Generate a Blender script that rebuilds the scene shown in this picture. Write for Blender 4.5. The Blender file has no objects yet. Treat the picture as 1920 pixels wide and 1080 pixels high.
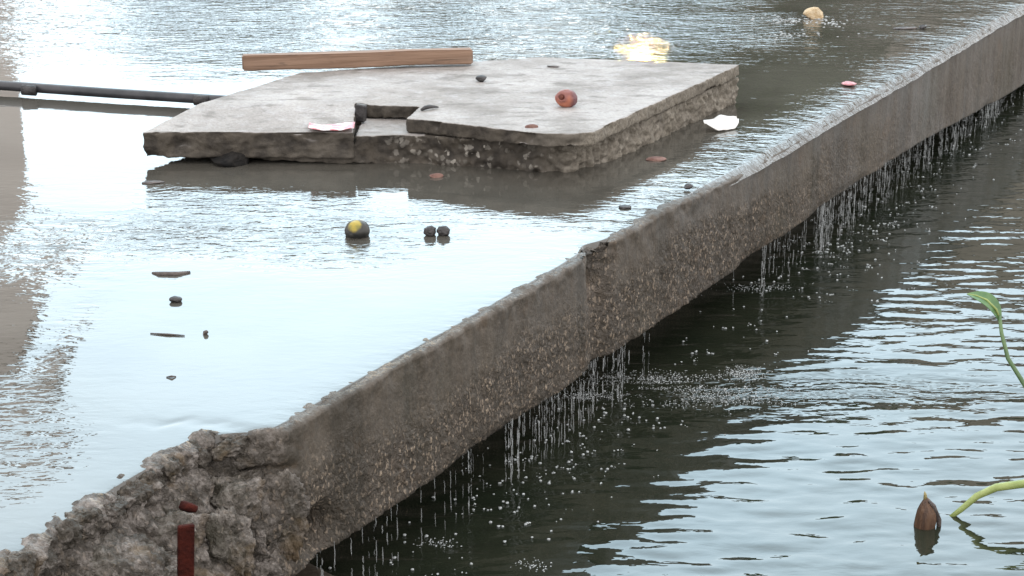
import bpy, bmesh, math, random
import numpy as np
from mathutils import Vector, Matrix

random.seed(7)
RNG = np.random.default_rng(11)
sc = bpy.context.scene
COL = sc.collection
R = math.radians

# ------------------------------------------------------------------ camera
PITCH, FPX, CAMZ = 18.0, 3471.6, 1.25
cam_d = bpy.data.cameras.new("camera")
cam_d.lens = 36.0 * FPX / 1920.0
cam_d.sensor_width = 36.0
cam_d.clip_start, cam_d.clip_end = 0.05, 2000.0
cam = bpy.data.objects.new("camera", cam_d)
cam.location = (0, 0, CAMZ)
cam.rotation_euler = (R(90 - PITCH), 0, 0)
COL.objects.link(cam)
sc.camera = cam

# ------------------------------------------------------------------ sky and sun
SUN_EL, SUN_AZ = R(10.6), R(3.9)          # azimuth measured from +Y towards +X
w = bpy.data.worlds.new("World")
sc.world = w
w.use_nodes = True
wn, wl = w.node_tree.nodes, w.node_tree.links
bg = wn["Background"]
bg.inputs[1].default_value = 0.1
sky = wn.new("ShaderNodeTexSky")
sky.sky_type = 'NISHITA'
sky.sun_disc = False
sky.sun_elevation, sky.sun_rotation = SUN_EL, SUN_AZ
sky.air_density, sky.dust_density, sky.ozone_density = 1.0, 1.0, 2.5
# thin high cloud veil over the Nishita sky
tc = wn.new("ShaderNodeTexCoord")
mp = wn.new("ShaderNodeMapping"); mp.inputs['Scale'].default_value = (1.5, 1.5, 4.0)
nz = wn.new("ShaderNodeTexNoise"); nz.inputs['Scale'].default_value = 2.0; nz.inputs['Detail'].default_value = 5
rp = wn.new("ShaderNodeMapRange")
rp.inputs[1].default_value, rp.inputs[2].default_value = 0.3, 0.7
rp.inputs[3].default_value, rp.inputs[4].default_value = 0.84, 0.95
mx = wn.new("ShaderNodeMixRGB")
# the veil is a cloud sheet: even overhead, with its bright part above the low sun
dt = wn.new("ShaderNodeVectorMath"); dt.operation = 'DOT_PRODUCT'
dt.inputs[1].default_value = (0.0, math.cos(R(30)), math.sin(R(30)))
m0 = wn.new("ShaderNodeMath"); m0.operation = 'MAXIMUM'; m0.inputs[1].default_value = 0.0
m1 = wn.new("ShaderNodeMath"); m1.operation = 'POWER'; m1.inputs[1].default_value = 7.0
va = wn.new("ShaderNodeMixRGB"); va.blend_type = 'ADD'
va.inputs[1].default_value = (17.0, 16.5, 16.5, 1); va.inputs[2].default_value = (14.0, 24.0, 30.0, 1)
wl.new(tc.outputs['Generated'], dt.inputs[0]); wl.new(dt.outputs['Value'], m0.inputs[0]); wl.new(m0.outputs[0], m1.inputs[0])
wl.new(m1.outputs[0], va.inputs[0]); wl.new(va.outputs[0], mx.inputs[2])
wl.new(tc.outputs['Generated'], mp.inputs[0]); wl.new(mp.outputs[0], nz.inputs[0])
wl.new(nz.outputs[0], rp.inputs[0]); wl.new(rp.outputs[0], mx.inputs[0])
wl.new(sky.outputs[0], mx.inputs[1]); wl.new(mx.outputs[0], bg.inputs[0])

sun_d = bpy.data.lights.new("sun", 'SUN')
sun_d.energy, sun_d.angle, sun_d.color = 0.5, R(0.5), (1.0, 0.60, 0.16)
sun = bpy.data.objects.new("sun", sun_d)
sdir = Vector((math.sin(SUN_AZ) * math.cos(SUN_EL), math.cos(SUN_AZ) * math.cos(SUN_EL), math.sin(SUN_EL)))
sun.rotation_euler = sdir.to_track_quat('Z', 'Y').to_euler()
sun.location = sdir * 50
COL.objects.link(sun)

vs = sc.view_settings
vs.view_transform, vs.look, vs.exposure, vs.gamma = 'Standard', 'None', 0.38, 1.0
vs.use_curve_mapping = False
sc.cycles.max_bounces = 8
sc.cycles.transparent_max_bounces = 12
sc.cycles.sample_clamp_indirect = 6.0
sc.cycles.use_denoising = True

# ------------------------------------------------------------------ geometry of the place
_p = R(PITCH)
FW = np.array([0, math.cos(_p), -math.sin(_p)]); UP = np.array([0, math.sin(_p), math.cos(_p)])
EC = np.array([0.7239, 5.0913])                      # a point of the wall's upper edge
_a = R(28.62)
ED = np.array([math.sin(_a), math.cos(_a)])          # along the edge, away from the viewer
EN = np.array([ED[1], -ED[0]])                       # outward from the wall face
WATER2 = -0.43                                       # level of the lower pool
HB = 0.29                                            # depth of the wall beam


def ray(px, py):
    return FW + (px - 960) / FPX * np.array([1., 0, 0]) + (540 - py) / FPX * UP


def at(px, py, z=0.0):
    d = ray(px, py)
    t = (z - CAMZ) / d[2]
    return Vector((t * d[0], t * d[1], z))


def on_face(px, py, n=0.0):
    """(s, z) on the vertical wall face"""
    d = ray(px, py)
    t = (EC @ EN + n) / (d[:2] @ EN)
    X = np.array([0, 0, CAMZ]) + t * d
    return float((X[:2] - EC) @ ED), float(X[2])


def snz(s, n, z):
    p = EC + s * ED + n * EN
    return Vector((p[0], p[1], z))


def sn(px, py):
    v = at(px, py)
    q = np.array([v.x, v.y]) - EC
    return float(q @ ED), float(q @ EN)


def sstep(a, b, x):
    t = np.clip((np.asarray(x, float) - a) / (b - a), 0, 1)
    return t * t * (3 - 2 * t)


# ---- vectorised gradient noise
_perm = np.random.default_rng(3).permutation(512)
_perm = np.concatenate([_perm, _perm, _perm])
_grad = np.random.default_rng(4).normal(size=(512, 3))
_grad /= np.linalg.norm(_grad, axis=1, keepdims=True)


def pn(P):
    P = np.asarray(P, float)
    i = np.floor(P).astype(int); f = P - i
    i &= 511
    u = f * f * f * (f * (f * 6 - 15) + 10)
    out = 0
    for dx in (0, 1):
        for dy in (0, 1):
            for dz in (0, 1):
                h = _perm[_perm[_perm[(i[:, 0] + dx) & 511] + ((i[:, 1] + dy) & 511)] + ((i[:, 2] + dz) & 511)]
                g = _grad[h]
                dot = g[:, 0] * (f[:, 0] - dx) + g[:, 1] * (f[:, 1] - dy) + g[:, 2] * (f[:, 2] - dz)
                wt = (u[:, 0] if dx else 1 - u[:, 0]) * (u[:, 1] if dy else 1 - u[:, 1]) * (u[:, 2] if dz else 1 - u[:, 2])
                out = out + dot * wt
    return out * 1.6


def fbm(P, oct=3, gain=0.5):
    P = np.asarray(P, float)
    a, s, o = 1.0, 0, 0
    for k in range(oct):
        s = s + a * pn(P * (2.03 ** k) + 17.3 * k); o += a; a *= gain
    return s / o


# ------------------------------------------------------------------ mesh helpers
def mesh_np(name, V, F, smooth=True):
    me = bpy.data.meshes.new(name)
    V = np.asarray(V, np.float32); F = np.asarray(F, np.int32)
    k = F.shape[1]
    me.vertices.add(len(V)); me.vertices.foreach_set("co", V.ravel())
    me.loops.add(F.size); me.loops.foreach_set("vertex_index", F.ravel())
    me.polygons.add(len(F))
    me.polygons.foreach_set("loop_start", np.arange(0, F.size, k, dtype=np.int32))
    me.polygons.foreach_set("loop_total", np.full(len(F), k, np.int32))
    me.polygons.foreach_set("use_smooth", np.full(len(F), smooth, bool))
    me.update(); me.validate()
    return me


def grid_faces(nu, nv):
    i = np.arange(nu - 1)[:, None] * nv + np.arange(nv - 1)[None, :]
    return np.stack([i, i + nv, i + nv + 1, i + 1], -1).reshape(-1, 4)


def link(name, me, material=None, parent=None, loc=None, kind=None):
    o = bpy.data.objects.new(name, me)
    COL.objects.link(o)
    if material is not None:
        me.materials.append(material)
    if parent is not None:
        o.parent = parent
    if loc is not None:
        o.location = loc
    if kind:
        o["kind"] = kind
    return o


def tag(o, label, cat, group=None):
    o["label"] = label; o["category"] = cat
    if group:
        o["group"] = group
    return o


def empty(name, loc, label, cat, group=None):
    o = bpy.data.objects.new(name, None)
    o.empty_display_size = 0.05
    o.location = loc
    COL.objects.link(o)
    return tag(o, label, cat, group)


def from_bm(bm, name, smooth=True):
    me = bpy.data.meshes.new(name)
    bm.normal_update()
    bm.to_mesh(me); bm.free()
    me.polygons.foreach_set("use_smooth", np.full(len(me.polygons), smooth, bool))
    return me


def bm_prism(bm, pts, z0, z1):
    """pts counter-clockwise; z0, z1 numbers or functions of (x, y)"""
    f0 = z0 if callable(z0) else (lambda x, y: z0)
    f1 = z1 if callable(z1) else (lambda x, y: z1)
    lo = [bm.verts.new((x, y, f0(x, y))) for x, y in pts]
    hi = [bm.verts.new((x, y, f1(x, y))) for x, y in pts]
    n = len(pts)
    bm.faces.new(lo[::-1]); bm.faces.new(hi)
    for i in range(n):
        j = (i + 1) % n
        bm.faces.new((lo[i], lo[j], hi[j], hi[i]))


def bm_box(bm, c, size, rot=None):
    m = Matrix.Translation(Vector(c)) @ (rot.to_4x4() if rot is not None else Matrix.Identity(4)) @ Matrix.Diagonal((*size, 1))
    bmesh.ops.create_cube(bm, size=1.0, matrix=m)


def remeshed(bm, name, voxel, disp=None):
    """voxel remesh of the solid in bm, then push vertices along their normals by disp(V, N)"""
    bmesh.ops.recalc_face_normals(bm, faces=bm.faces[:])
    me = from_bm(bm, name)
    o = bpy.data.objects.new(name + "_src", me)
    COL.objects.link(o)
    m = o.modifiers.new("r", 'REMESH'); m.mode = 'VOXEL'; m.voxel_size = voxel
    dg = bpy.context.evaluated_depsgraph_get(); dg.update()
    out = bpy.data.meshes.new_from_object(o.evaluated_get(dg), depsgraph=dg)
    out.name = name
    bpy.data.objects.remove(o); bpy.data.meshes.remove(me)
    if disp is not None:
        n = len(out.vertices)
        V = np.empty(n * 3, np.float32); out.vertices.foreach_get("co", V); V = V.reshape(-1, 3)
        N = np.empty(n * 3, np.float32); out.vertex_normals.foreach_get("vector", N); N = N.reshape(-1, 3)
        V = disp(V.astype(float), N.astype(float))
        out.vertices.foreach_set("co", V.astype(np.float32).ravel()); out.update()
    out.polygons.foreach_set("use_smooth", np.ones(len(out.polygons), bool))
    return out


def tube(name, pts, radii, seg=10, cap=True, flat=1.0):
    pts = [Vector(p) for p in pts]
    if not hasattr(radii, '__len__'):
        radii = [radii] * len(pts)
    V, F = [], []
    for i, p in enumerate(pts):
        t = (pts[min(i + 1, len(pts) - 1)] - pts[max(i - 1, 0)]).normalized()
        a = t.cross(Vector((0, 0, 1)) if abs(t.z) < 0.9 else Vector((1, 0, 0))).normalized()
        b = a.cross(t)
        for k in range(seg):
            an = 2 * math.pi * k / seg
            V.append(p + (a * math.cos(an) + b * math.sin(an) * flat) * radii[i])
    for i in range(len(pts) - 1):
        for k in range(seg):
            j = (k + 1) % seg
            F.append((i * seg + k, i * seg + j, (i + 1) * seg + j, (i + 1) * seg + k))
    if cap:
        F.append(tuple(range(seg))[::-1]); F.append(tuple((len(pts) - 1) * seg + k for k in range(seg)))
    me = bpy.data.meshes.new(name)
    me.from_pydata([tuple(v) for v in V], [], F)
    me.polygons.foreach_set("use_smooth", np.ones(len(me.polygons), bool))
    return me


def blob(name, size, seed=0, amp=0.15, freq=2.0, sub=4, cut=None, oct=3):
    """irregular closed lump of full size (x, y, z) centred on the origin"""
    bm = bmesh.new()
    bmesh.ops.create_icosphere(bm, subdivisions=sub, radius=1.0)
    V = np.array([v.co[:] for v in bm.verts])
    d = 1 + amp * fbm(V * freq + seed * 7.7, oct)
    W = V * d[:, None]
    if cut is not None:
        W = cut(W)
    W = W * (np.array(size) / 2)
    for v, c in zip(bm.verts, W):
        v.co = c
    return from_bm(bm, name)


# ------------------------------------------------------------------ material helpers
class NT:
    def __init__(self, name):
        self.m = bpy.data.materials.new(name)
        self.m.use_nodes = True
        self.t = self.m.node_tree
        self.b = self.t.nodes["Principled BSDF"]
        self.tc = self.t.nodes.new("ShaderNodeTexCoord")

    def n(self, typ, **kw):
        x = self.t.nodes.new(typ)
        for k, v in kw.items():
            setattr(x, k, v)
        return x

    def put(self, sock, v):
        if isinstance(v, bpy.types.NodeSocket):
            self.t.links.new(v, sock)
        elif isinstance(v, (tuple, list)) and len(v) == 3 and sock.type == 'RGBA':
            sock.default_value = (*v, 1)
        else:
            sock.default_value = v

    def co(self, scale=(1, 1, 1), which='Object', loc=(0, 0, 0)):
        x = self.n("ShaderNodeMapping")
        x.inputs['Scale'].default_value = scale; x.inputs['Location'].default_value = loc
        self.t.links.new(self.tc.outputs[which], x.inputs[0])
        return x.outputs[0]

    def noise(self, co, scale, detail=4, rough=0.55, dist=0.0):
        x = self.n("ShaderNodeTexNoise")
        self.put(x.inputs['Vector'], co)
        x.inputs['Scale'].default_value = scale; x.inputs['Detail'].default_value = detail
        x.inputs['Roughness'].default_value = rough; x.inputs['Distortion'].default_value = dist
        return x.outputs[0]

    def voro(self, co, scale, out='Distance', feature='F1'):
        x = self.n("ShaderNodeTexVoronoi", feature=feature)
        self.put(x.inputs['Vector'], co)
        x.inputs['Scale'].default_value = scale
        return x.outputs[out]

    def ramp(self, fac, a, b, lo=0.0, hi=1.0):
        x = self.n("ShaderNodeMapRange", interpolation_type='SMOOTHSTEP')
        self.put(x.inputs[0], fac)
        x.inputs[1].default_value, x.inputs[2].default_value = a, b
        x.inputs[3].default_value, x.inputs[4].default_value = lo, hi
        return x.outputs[0]

    def mix(self, fac, a, b, mode='MIX'):
        x = self.n("ShaderNodeMixRGB", blend_type=mode)
        self.put(x.inputs[0], fac); self.put(x.inputs[1], a); self.put(x.inputs[2], b)
        return x.outputs[0]

    def math(self, op, a, b=0.0):
        x = self.n("ShaderNodeMath", operation=op)
        self.put(x.inputs[0], a); self.put(x.inputs[1], b)
        return x.outputs[0]

    def attr(self, name):
        x = self.n("ShaderNodeAttribute"); x.attribute_name = name
        return x.outputs['Fac']

    def sep(self, v):
        x = self.n("ShaderNodeSeparateXYZ"); self.put(x.inputs[0], v)
        return x.outputs

    def bump(self, h, dist, strength=1.0, normal=None):
        x = self.n("ShaderNodeBump")
        x.inputs['Distance'].default_value = dist; x.inputs['Strength'].default_value = strength
        self.put(x.inputs['Height'], h)
        if normal is not None:
            self.put(x.inputs['Normal'], normal)
        return x.outputs[0]

    def out(self, **kw):
        for k, v in kw.items():
            self.put(self.b.inputs[k.replace('_', ' ')], v)
        return self.m


def simple(name, c1, c2, scale=30, rough=0.6, bump=0.002, spec=0.5, stretch=(1, 1, 1)):
    t = NT(name)
    co = t.co(stretch)
    n = t.noise(co, scale, 5)
    f = t.noise(co, scale * 4, 3)
    col = t.mix(t.ramp(n, 0.35, 0.65), c1, c2)
    return t.out(Base_Color=col, Roughness=rough, Specular_IOR_Level=spec, Normal=t.bump(f, bump))


def wall_material():
    t = NT("wet_wall_concrete")
    co = t.co()
    big = t.noise(co, 3.0, 5)
    streak = t.noise(t.co((1, 1, 0.12)), 14, 5, 0.6)
    fine = t.noise(co, 90, 4, 0.7)
    cs = t.n("ShaderNodeVectorMath", operation='ADD')
    nw = t.n("ShaderNodeTexNoise"); t.put(nw.inputs['Vector'], co); nw.inputs['Scale'].default_value = 90
    sc_ = t.n("ShaderNodeVectorMath", operation='SCALE'); t.put(sc_.inputs[0], nw.outputs['Color']); sc_.inputs['Scale'].default_value = 0.014
    t.put(cs.inputs[0], t.co((1, 1, 0.6))); t.put(cs.inputs[1], sc_.outputs[0])
    peb = t.voro(cs.outputs[0], 130, 'Color')
    pd = t.voro(cs.outputs[0], 130, 'Distance')
    rough_a = t.attr("rubble")                       # 0 trowelled face, 1 exposed aggregate
    base = t.mix(t.ramp(big, 0.3, 0.7), (0.077, 0.065, 0.052), (0.121, 0.105, 0.085))
    base = t.mix(t.ramp(streak, 0.35, 0.68, 0, 0.8), base, (0.052, 0.044, 0.034))
    base = t.mix(t.ramp(fine, 0.35, 0.7, 0.0, 0.55), base, (0.163, 0.140, 0.114))
    pb = t.sep(peb)[0]
    runs = t.noise(t.co((1, 1, 0.06), loc=(3, 8, 2)), 7, 4, 0.6)
    pcol = t.mix(t.ramp(pb, 0.2, 0.95), (0.055, 0.044, 0.034), (0.341, 0.281, 0.220))
    pcol = t.mix(t.ramp(pd, 0.25, 0.6), pcol, (0.052, 0.045, 0.037))
    col = t.mix(t.math('MULTIPLY', rough_a, t.ramp(pb, 0.25, 0.7, 0.35, 0.9)), base, pcol)
    brk = t.noise(t.co(loc=(2, 7, 4)), 22, 6, 0.7)
    rub = t.mix(t.ramp(brk, 0.38, 0.60), (0.033, 0.028, 0.022), t.mix(t.ramp(fine, 0.35, 0.65), (0.121, 0.108, 0.097), (0.319, 0.297, 0.286)))
    rub = t.mix(t.ramp(t.noise(t.co(loc=(9, 1, 4)), 9, 4), 0.56, 0.68, 0, 0.55), rub, (0.187, 0.127, 0.061))
    col = t.mix(t.math('MULTIPLY', t.attr("broken"), 0.75), col, rub)
    col = t.mix(t.ramp(runs, 0.50, 0.66, 0, 0.62), col, (0.040, 0.035, 0.026))
    col = t.mix(t.ramp(t.noise(t.co(loc=(1, 5, 9)), 5, 5, 0.65), 0.58, 0.70, 0, 0.4), col, (0.13, 0.085, 0.05))
    algae = t.ramp(t.noise(t.co((1, 1, 0.5), loc=(4, 1, 2)), 2.2, 4), 0.52, 0.7, 0, 0.35)
    col = t.mix(algae, col, (0.055, 0.057, 0.036))
    col = t.mix(1.0, col, (0.86, 0.83, 0.785), 'MULTIPLY')
    h = t.math('ADD', t.math('MULTIPLY', fine, 0.5), t.math('MULTIPLY', t.math('MULTIPLY', pd, -1.0), rough_a))
    return t.out(Base_Color=col, Roughness=t.math('ADD', t.ramp(big, 0.3, 0.7, 0.34, 0.55), t.math('MULTIPLY', rough_a, 0.25)), Specular_IOR_Level=0.4,
                 Normal=t.bump(h, 0.006, 0.8))


def slab_material():
    t = NT("slab_concrete")
    co = t.co()
    big = t.noise(co, 4.0, 6, 0.6)
    fine = t.noise(co, 120, 4, 0.7)
    mid = t.noise(co, 22, 5, 0.6)
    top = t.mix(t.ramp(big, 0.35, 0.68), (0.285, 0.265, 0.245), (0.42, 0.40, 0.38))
    top = t.mix(t.ramp(mid, 0.5, 0.72, 0, 0.5), top, (0.476, 0.467, 0.471))
    top = t.mix(t.ramp(t.noise(t.co((1, 2.2, 1)), 9, 5, 0.7), 0.52, 0.66, 0, 0.75), top, (0.164, 0.152, 0.135))
    top = t.mix(t.ramp(fine, 0.35, 0.6, 0.30, 0), top, (0.139, 0.131, 0.123))
    wob = t.n("ShaderNodeVectorMath", operation='ADD')
    t.put(wob.inputs[0], co)
    nw = t.n("ShaderNodeTexNoise"); t.put(nw.inputs['Vector'], co); nw.inputs['Scale'].default_value = 60
    sc_ = t.n("ShaderNodeVectorMath", operation='SCALE'); t.put(sc_.inputs[0], nw.outputs['Color']); sc_.inputs['Scale'].default_value = 0.022
    t.put(wob.inputs[1], sc_.outputs[0])
    peb = t.sep(t.voro(wob.outputs[0], 62, 'Color'))
    pd = t.voro(wob.outputs[0], 62, 'Distance')
    side = t.mix(t.ramp(mid, 0.3, 0.7), (0.024, 0.020, 0.016), (0.085, 0.072, 0.056))  # damp side colour, darkened further with the shade of the backlit front
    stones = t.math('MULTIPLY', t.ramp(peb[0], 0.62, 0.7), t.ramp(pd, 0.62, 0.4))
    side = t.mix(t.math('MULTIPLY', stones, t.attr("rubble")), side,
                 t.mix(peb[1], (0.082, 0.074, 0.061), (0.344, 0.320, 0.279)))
    side = t.mix(t.attr("pale"), side, t.mix(t.ramp(fine, 0.3, 0.65), (0.139, 0.123, 0.094), (0.295, 0.262, 0.213)))  # light on the right-hand face put into its colour
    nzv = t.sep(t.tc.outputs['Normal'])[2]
    col = t.mix(t.math('MULTIPLY', t.ramp(nzv, 0.45, 0.85), t.attr("pale_top")), side, top)  # upward faces take the pale dry top colour, the rest the darkened sides
    stain = t.noise(t.co((1, 1.6, 1), loc=(6, 3, 0)), 3.2, 6, 0.65)
    col = t.mix(t.ramp(stain, 0.50, 0.66, 0, 0.55), col, (0.13, 0.115, 0.095))
    h = t.math('ADD', t.math('MULTIPLY', fine, 0.5), mid)
    return t.out(Base_Color=col, Roughness=0.75, Specular_IOR_Level=0.35, Normal=t.bump(h, 0.007, 0.9))


def water_material(name, c1, c2, ior, scale, dist, stretch, rough=0.02):
    t = NT(name)
    co = t.co(stretch)
    n1 = t.noise(co, scale, 3, 0.5, 0.4)
    n2 = t.noise(t.co((stretch[0] * 1.2, stretch[1] * 0.9, 1), loc=(3, 5, 1)), scale * 2.7, 2, 0.5, 0.3)
    h = t.math('ADD', n1, t.math('MULTIPLY', n2, 0.35))
    h = t.math('MULTIPLY', h, t.attr("ripple"))
    mud = t.noise(t.co(), 2.4, 5, 0.6)
    col = t.mix(t.ramp(mud, 0.35, 0.65), c1, c2)
    return t.out(Base_Color=col, Roughness=rough, IOR=ior, Normal=t.bump(h, dist))


M_WALL = wall_material()
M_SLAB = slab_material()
M_FILM = water_material("shallow_water", (0.060, 0.056, 0.047), (0.085, 0.080, 0.068), 1.58, 26, 0.006, (0.45, 1.0, 1.0))
M_POOL = water_material("pool_water", (0.012, 0.016, 0.010), (0.020, 0.023, 0.015), 1.55, 16, 0.006, (0.4, 1.0, 1.0))

# ------------------------------------------------------------------ edge line of the wall
CR0 = on_face(470, 980)      # crack in the broken end
HOLE = on_face(602, 995)
CHIP = on_face(1128, 480)
_ss = np.linspace(-8, 14, 6000)


def edge_off(s):
    s = np.asarray(s, float)
    z = np.zeros_like(s)
    e = 0.010 * fbm(np.stack([s * 1.1, z + 3, z], -1), 3) + 0.006 * fbm(np.stack([s * 9, z + 9, z], -1), 3)
    e = e - 0.105 * sstep(-2.33, -2.45, s) * (1 - 0.45 * sstep(-2.6, -3.1, s))
    e = e - 0.028 * np.exp(-((s - CHIP[0]) / 0.05) ** 2)
    return e


def depth(s):
    return HB + 0.07 * sstep(1.2, 3.0, s)


# ---- the wall
def build_wall():
    s = np.concatenate([np.arange(-3.8, -1.9, 0.0055), np.arange(-1.9, 0.6, 0.0065), np.arange(0.6, 4.0, 0.011), np.arange(4.0, 12, 0.2)])
    prof = []                                          # (n, t) with t = share of the beam depth; kind
    for n in list(np.linspace(-0.6, -0.07, 12)) + list(np.linspace(-0.063, -0.008, 11)):
        prof.append((n, 0.0, 0))
    for tt in np.linspace(0.02, 0.985, 50):
        prof.append((0.0, tt, 1))
    for n in np.linspace(-0.012, -0.22, 14):
        prof.append((n, 1.0, 2))
    for zz in np.linspace(1.06, 2.2, 8):
        prof.append((-0.23, zz, 3))
    prof = np.array(prof)
    S, K = np.meshgrid(s, np.arange(len(prof)), indexing='ij')
    n0, t0, kd = prof[K, 0], prof[K, 1], prof[K, 2]
    D = depth(S)
    E = edge_off(s)[:, None] * np.ones_like(S)
    crumble = sstep(-2.30, -2.42, S)
    # the edge offset fades out going down the face, so the broken end slopes outward
    fall = np.where(kd == 1, 1 - sstep(0.0, 0.75, t0) * crumble, np.where(kd >= 2, 1 - crumble, np.exp(n0 * 3)))
    n = n0 + E * np.where(kd <= 1, fall, 1 - crumble)
    z = -D * t0
    z = np.where(kd == 0, -0.011, z)
    z = np.where((kd == 0) & (n0 > -0.05), -0.011 + 0.0105 * sstep(-0.075, -0.015, n0), z)
    z = np.where((kd == 0) & (n0 > -0.3), z - 0.024 * sstep(-0.7, -0.1, S) * np.exp(n0 / 0.1), z)
    z = np.where(kd == 1, z - 0.026 * sstep(-0.7, -0.1, S) * np.exp(-t0 * 10) + 0.004 * np.exp(-t0 * 40), z)
    P = np.stack([S, n, z], -1).reshape(-1, 3)
    face = (kd == 1).astype(float)
    # exposed aggregate: lower part of the face, more towards the viewer
    mott = fbm(P * np.array([2.2, 2, 5.0]) + 5, 3).reshape(S.shape)
    near = 1 - 0.75 * sstep(-0.3, 1.2, S)
    agg = sstep(0.18, 0.6, t0 + 0.35 * mott) * near
    agg = np.maximum(agg, crumble)
    agg = np.maximum(agg, np.exp(-((S - CHIP[0] - 0.02) / 0.07) ** 2) * sstep(0.9, 0.3, t0 * 0.6))
    agg = np.where(kd == 0, 0.4, agg)
    pe = np.abs(pn(P * 60 + 3)).reshape(S.shape)
    pe2 = fbm(P * 24 + 8, 3).reshape(S.shape)
    big = fbm(P * 9 + 1, 3).reshape(S.shape)
    d = 0.0022 * big + 0.0008 * pe2
    d = d + agg * (0.006 * pe + 0.006 * pe2)
    rim = np.where(kd <= 1, np.where(kd == 0, sstep(-0.07, -0.01, n0), np.exp(-t0 * 9)), 0)
    chip = np.maximum(0, fbm(P * np.array([11, 11, 11.]) + 31, 3).reshape(S.shape) - 0.12) + 0.9 * np.exp(-((S - CHIP[0]) / 0.05) ** 2)
    d = d - rim * 0.022 * chip + rim * 0.0110 * pe2 * (1 - 0.6 * sstep(-1.0, 0.2, S))
    # bottom lip chips
    d = d - np.where(kd == 1, sstep(0.86, 1.0, t0), np.where(kd == 2, sstep(-0.06, 0, n0), 0)) * 0.03 * np.maximum(0, mott)
    # broken end: lumps, crack, hole; chipped joint further up
    z = np.where(kd == 0, z + 0.003 * crumble * np.exp(n0 / 0.03), z)
    lump = fbm(P * 6.5 + 40, 4).reshape(S.shape)
    cr2 = 1 - np.abs(fbm(P * 5.0 + 77, 2).reshape(S.shape))
    fz = np.where(kd >= 1, 1, 0.28) * np.where(kd == 3, 0, 1)
    d = d + crumble * fz * (0.030 * lump + 0.028 * pe2 + 0.010 * pe - 0.045 * sstep(0.9, 1.0, cr2))
    cs = S + 0.010 * np.sin(z * 40)
    d = d - face * 0.07 * np.exp(-((cs - CR0[0]) / 0.016) ** 2) * sstep(-0.06, -0.11, z)
    d = d - np.where(kd >= 1, 1, 0) * 0.09 * np.exp(-((S - HOLE[0]) / 0.04) ** 2 - ((z - HOLE[1]) / 0.035) ** 2)
    jn = np.exp(-((S - CHIP[0] + 0.02 * big) / 0.045) ** 2)
    d = d - face * jn * sstep(0.62, 0.1, t0) * (0.016 + 0.05 * np.maximum(0, -pe2) + 0.03 * np.maximum(0, lump))
    nn = n + np.where(kd == 1, d, np.where(kd == 2, 0, np.where(kd == 3, d, 0)))
    zz = z + np.where(kd == 0, d * (n0 > -0.2), np.where(kd == 2, -d, 0))
    # rim line: slightly proud worn arris
    zz = zz + np.where((kd == 1), -0.004 * 0, 0)
    X = EC[0] + S * ED[0] + nn * EN[0]
    Y = EC[1] + S * ED[1] + nn * EN[1]
    me = mesh_np("weir_wall", np.stack([X, Y, zz], -1).reshape(-1, 3), grid_faces(len(s), len(prof)))
    a = me.attributes.new("rubble", 'FLOAT', 'POINT')
    a.data.foreach_set("value", np.clip(agg, 0, 1).astype(np.float32).ravel())
    br = np.maximum(crumble, 0.8 * jn * sstep(0.75, 0.2, t0)) * (kd <= 2)
    a = me.attributes.new("broken", 'FLOAT', 'POINT')
    a.data.foreach_set("value", np.clip(br, 0, 1).astype(np.float32).ravel())
    return link("weir_wall", me, M_WALL)


wall = build_wall()
tag(wall, "wet grey concrete wall edge with broken near end and water dripping from its lip", "wall")

# pieces of the broken end
def rock(name, size, seed, planes=14, fine=0.055):
    """angular broken lump: a ball cut by random planes, then roughened"""
    rg = np.random.default_rng(seed)
    bm = bmesh.new(); bmesh.ops.create_icosphere(bm, subdivisions=5, radius=1.0)
    V = np.array([v.co[:] for v in bm.verts])
    N = rg.normal(size=(planes, 3)); N /= np.linalg.norm(N, axis=1, keepdims=True)
    D = rg.uniform(0.55, 0.95, planes)
    r = np.ones(len(V))
    for n_, d_ in zip(N, D):
        c = V @ n_
        r = np.where(c > 1e-3, np.minimum(r, d_ / np.maximum(c, 1e-3)), r)
    W = V * r[:, None] * np.array(size) / 2
    f = 0.35 * fbm(W * 40 + seed, 4, 0.6) + 0.25 * (0.3 - np.abs(pn(W * 75 + seed)))
    W = W + V * (f * fine)[:, None]
    for v, c in zip(bm.verts, W):
        v.co = c
    return from_bm(bm, name)


def chunk(px, py, n, size, seed, rot):
    s, z = on_face(px, py, n)
    me = rock("concrete_chunk", size, seed)
    a = me.attributes.new("rubble", 'FLOAT', 'POINT'); a.data.foreach_set("value", np.full(len(me.vertices), 1.0, np.float32))
    a = me.attributes.new("broken", 'FLOAT', 'POINT'); a.data.foreach_set("value", np.ones(len(me.vertices), np.float32))
    o = link("concrete_chunk", me, M_WALL, wall, snz(s, n, z))
    o.rotation_euler = rot
    return o


chunk(530, 965, -0.026, (0.10, 0.10, 0.21), 1, (0.05, 0.08, 0.5))
chunk(425, 1025, -0.016, (0.08, 0.10, 0.19), 2, (0.0, -0.06, 0.7))
chunk(430, 930, -0.058, (0.15, 0.12, 0.11), 3, (0.2, 0.1, 0.4))
chunk(320, 985, -0.085, (0.20, 0.16, 0.11), 4, (0.1, 0.15, 0.4))
chunk(180, 1065, -0.085, (0.22, 0.18, 0.11), 5, (0.15, 0.1, 0.5))
chunk(280, 1075, -0.035, (0.13, 0.11, 0.12), 6, (0.1, 0.2, 0.5))
chunk(505, 880, -0.060, (0.16, 0.11, 0.06), 8, (0.1, 0.1, 0.5))

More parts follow.
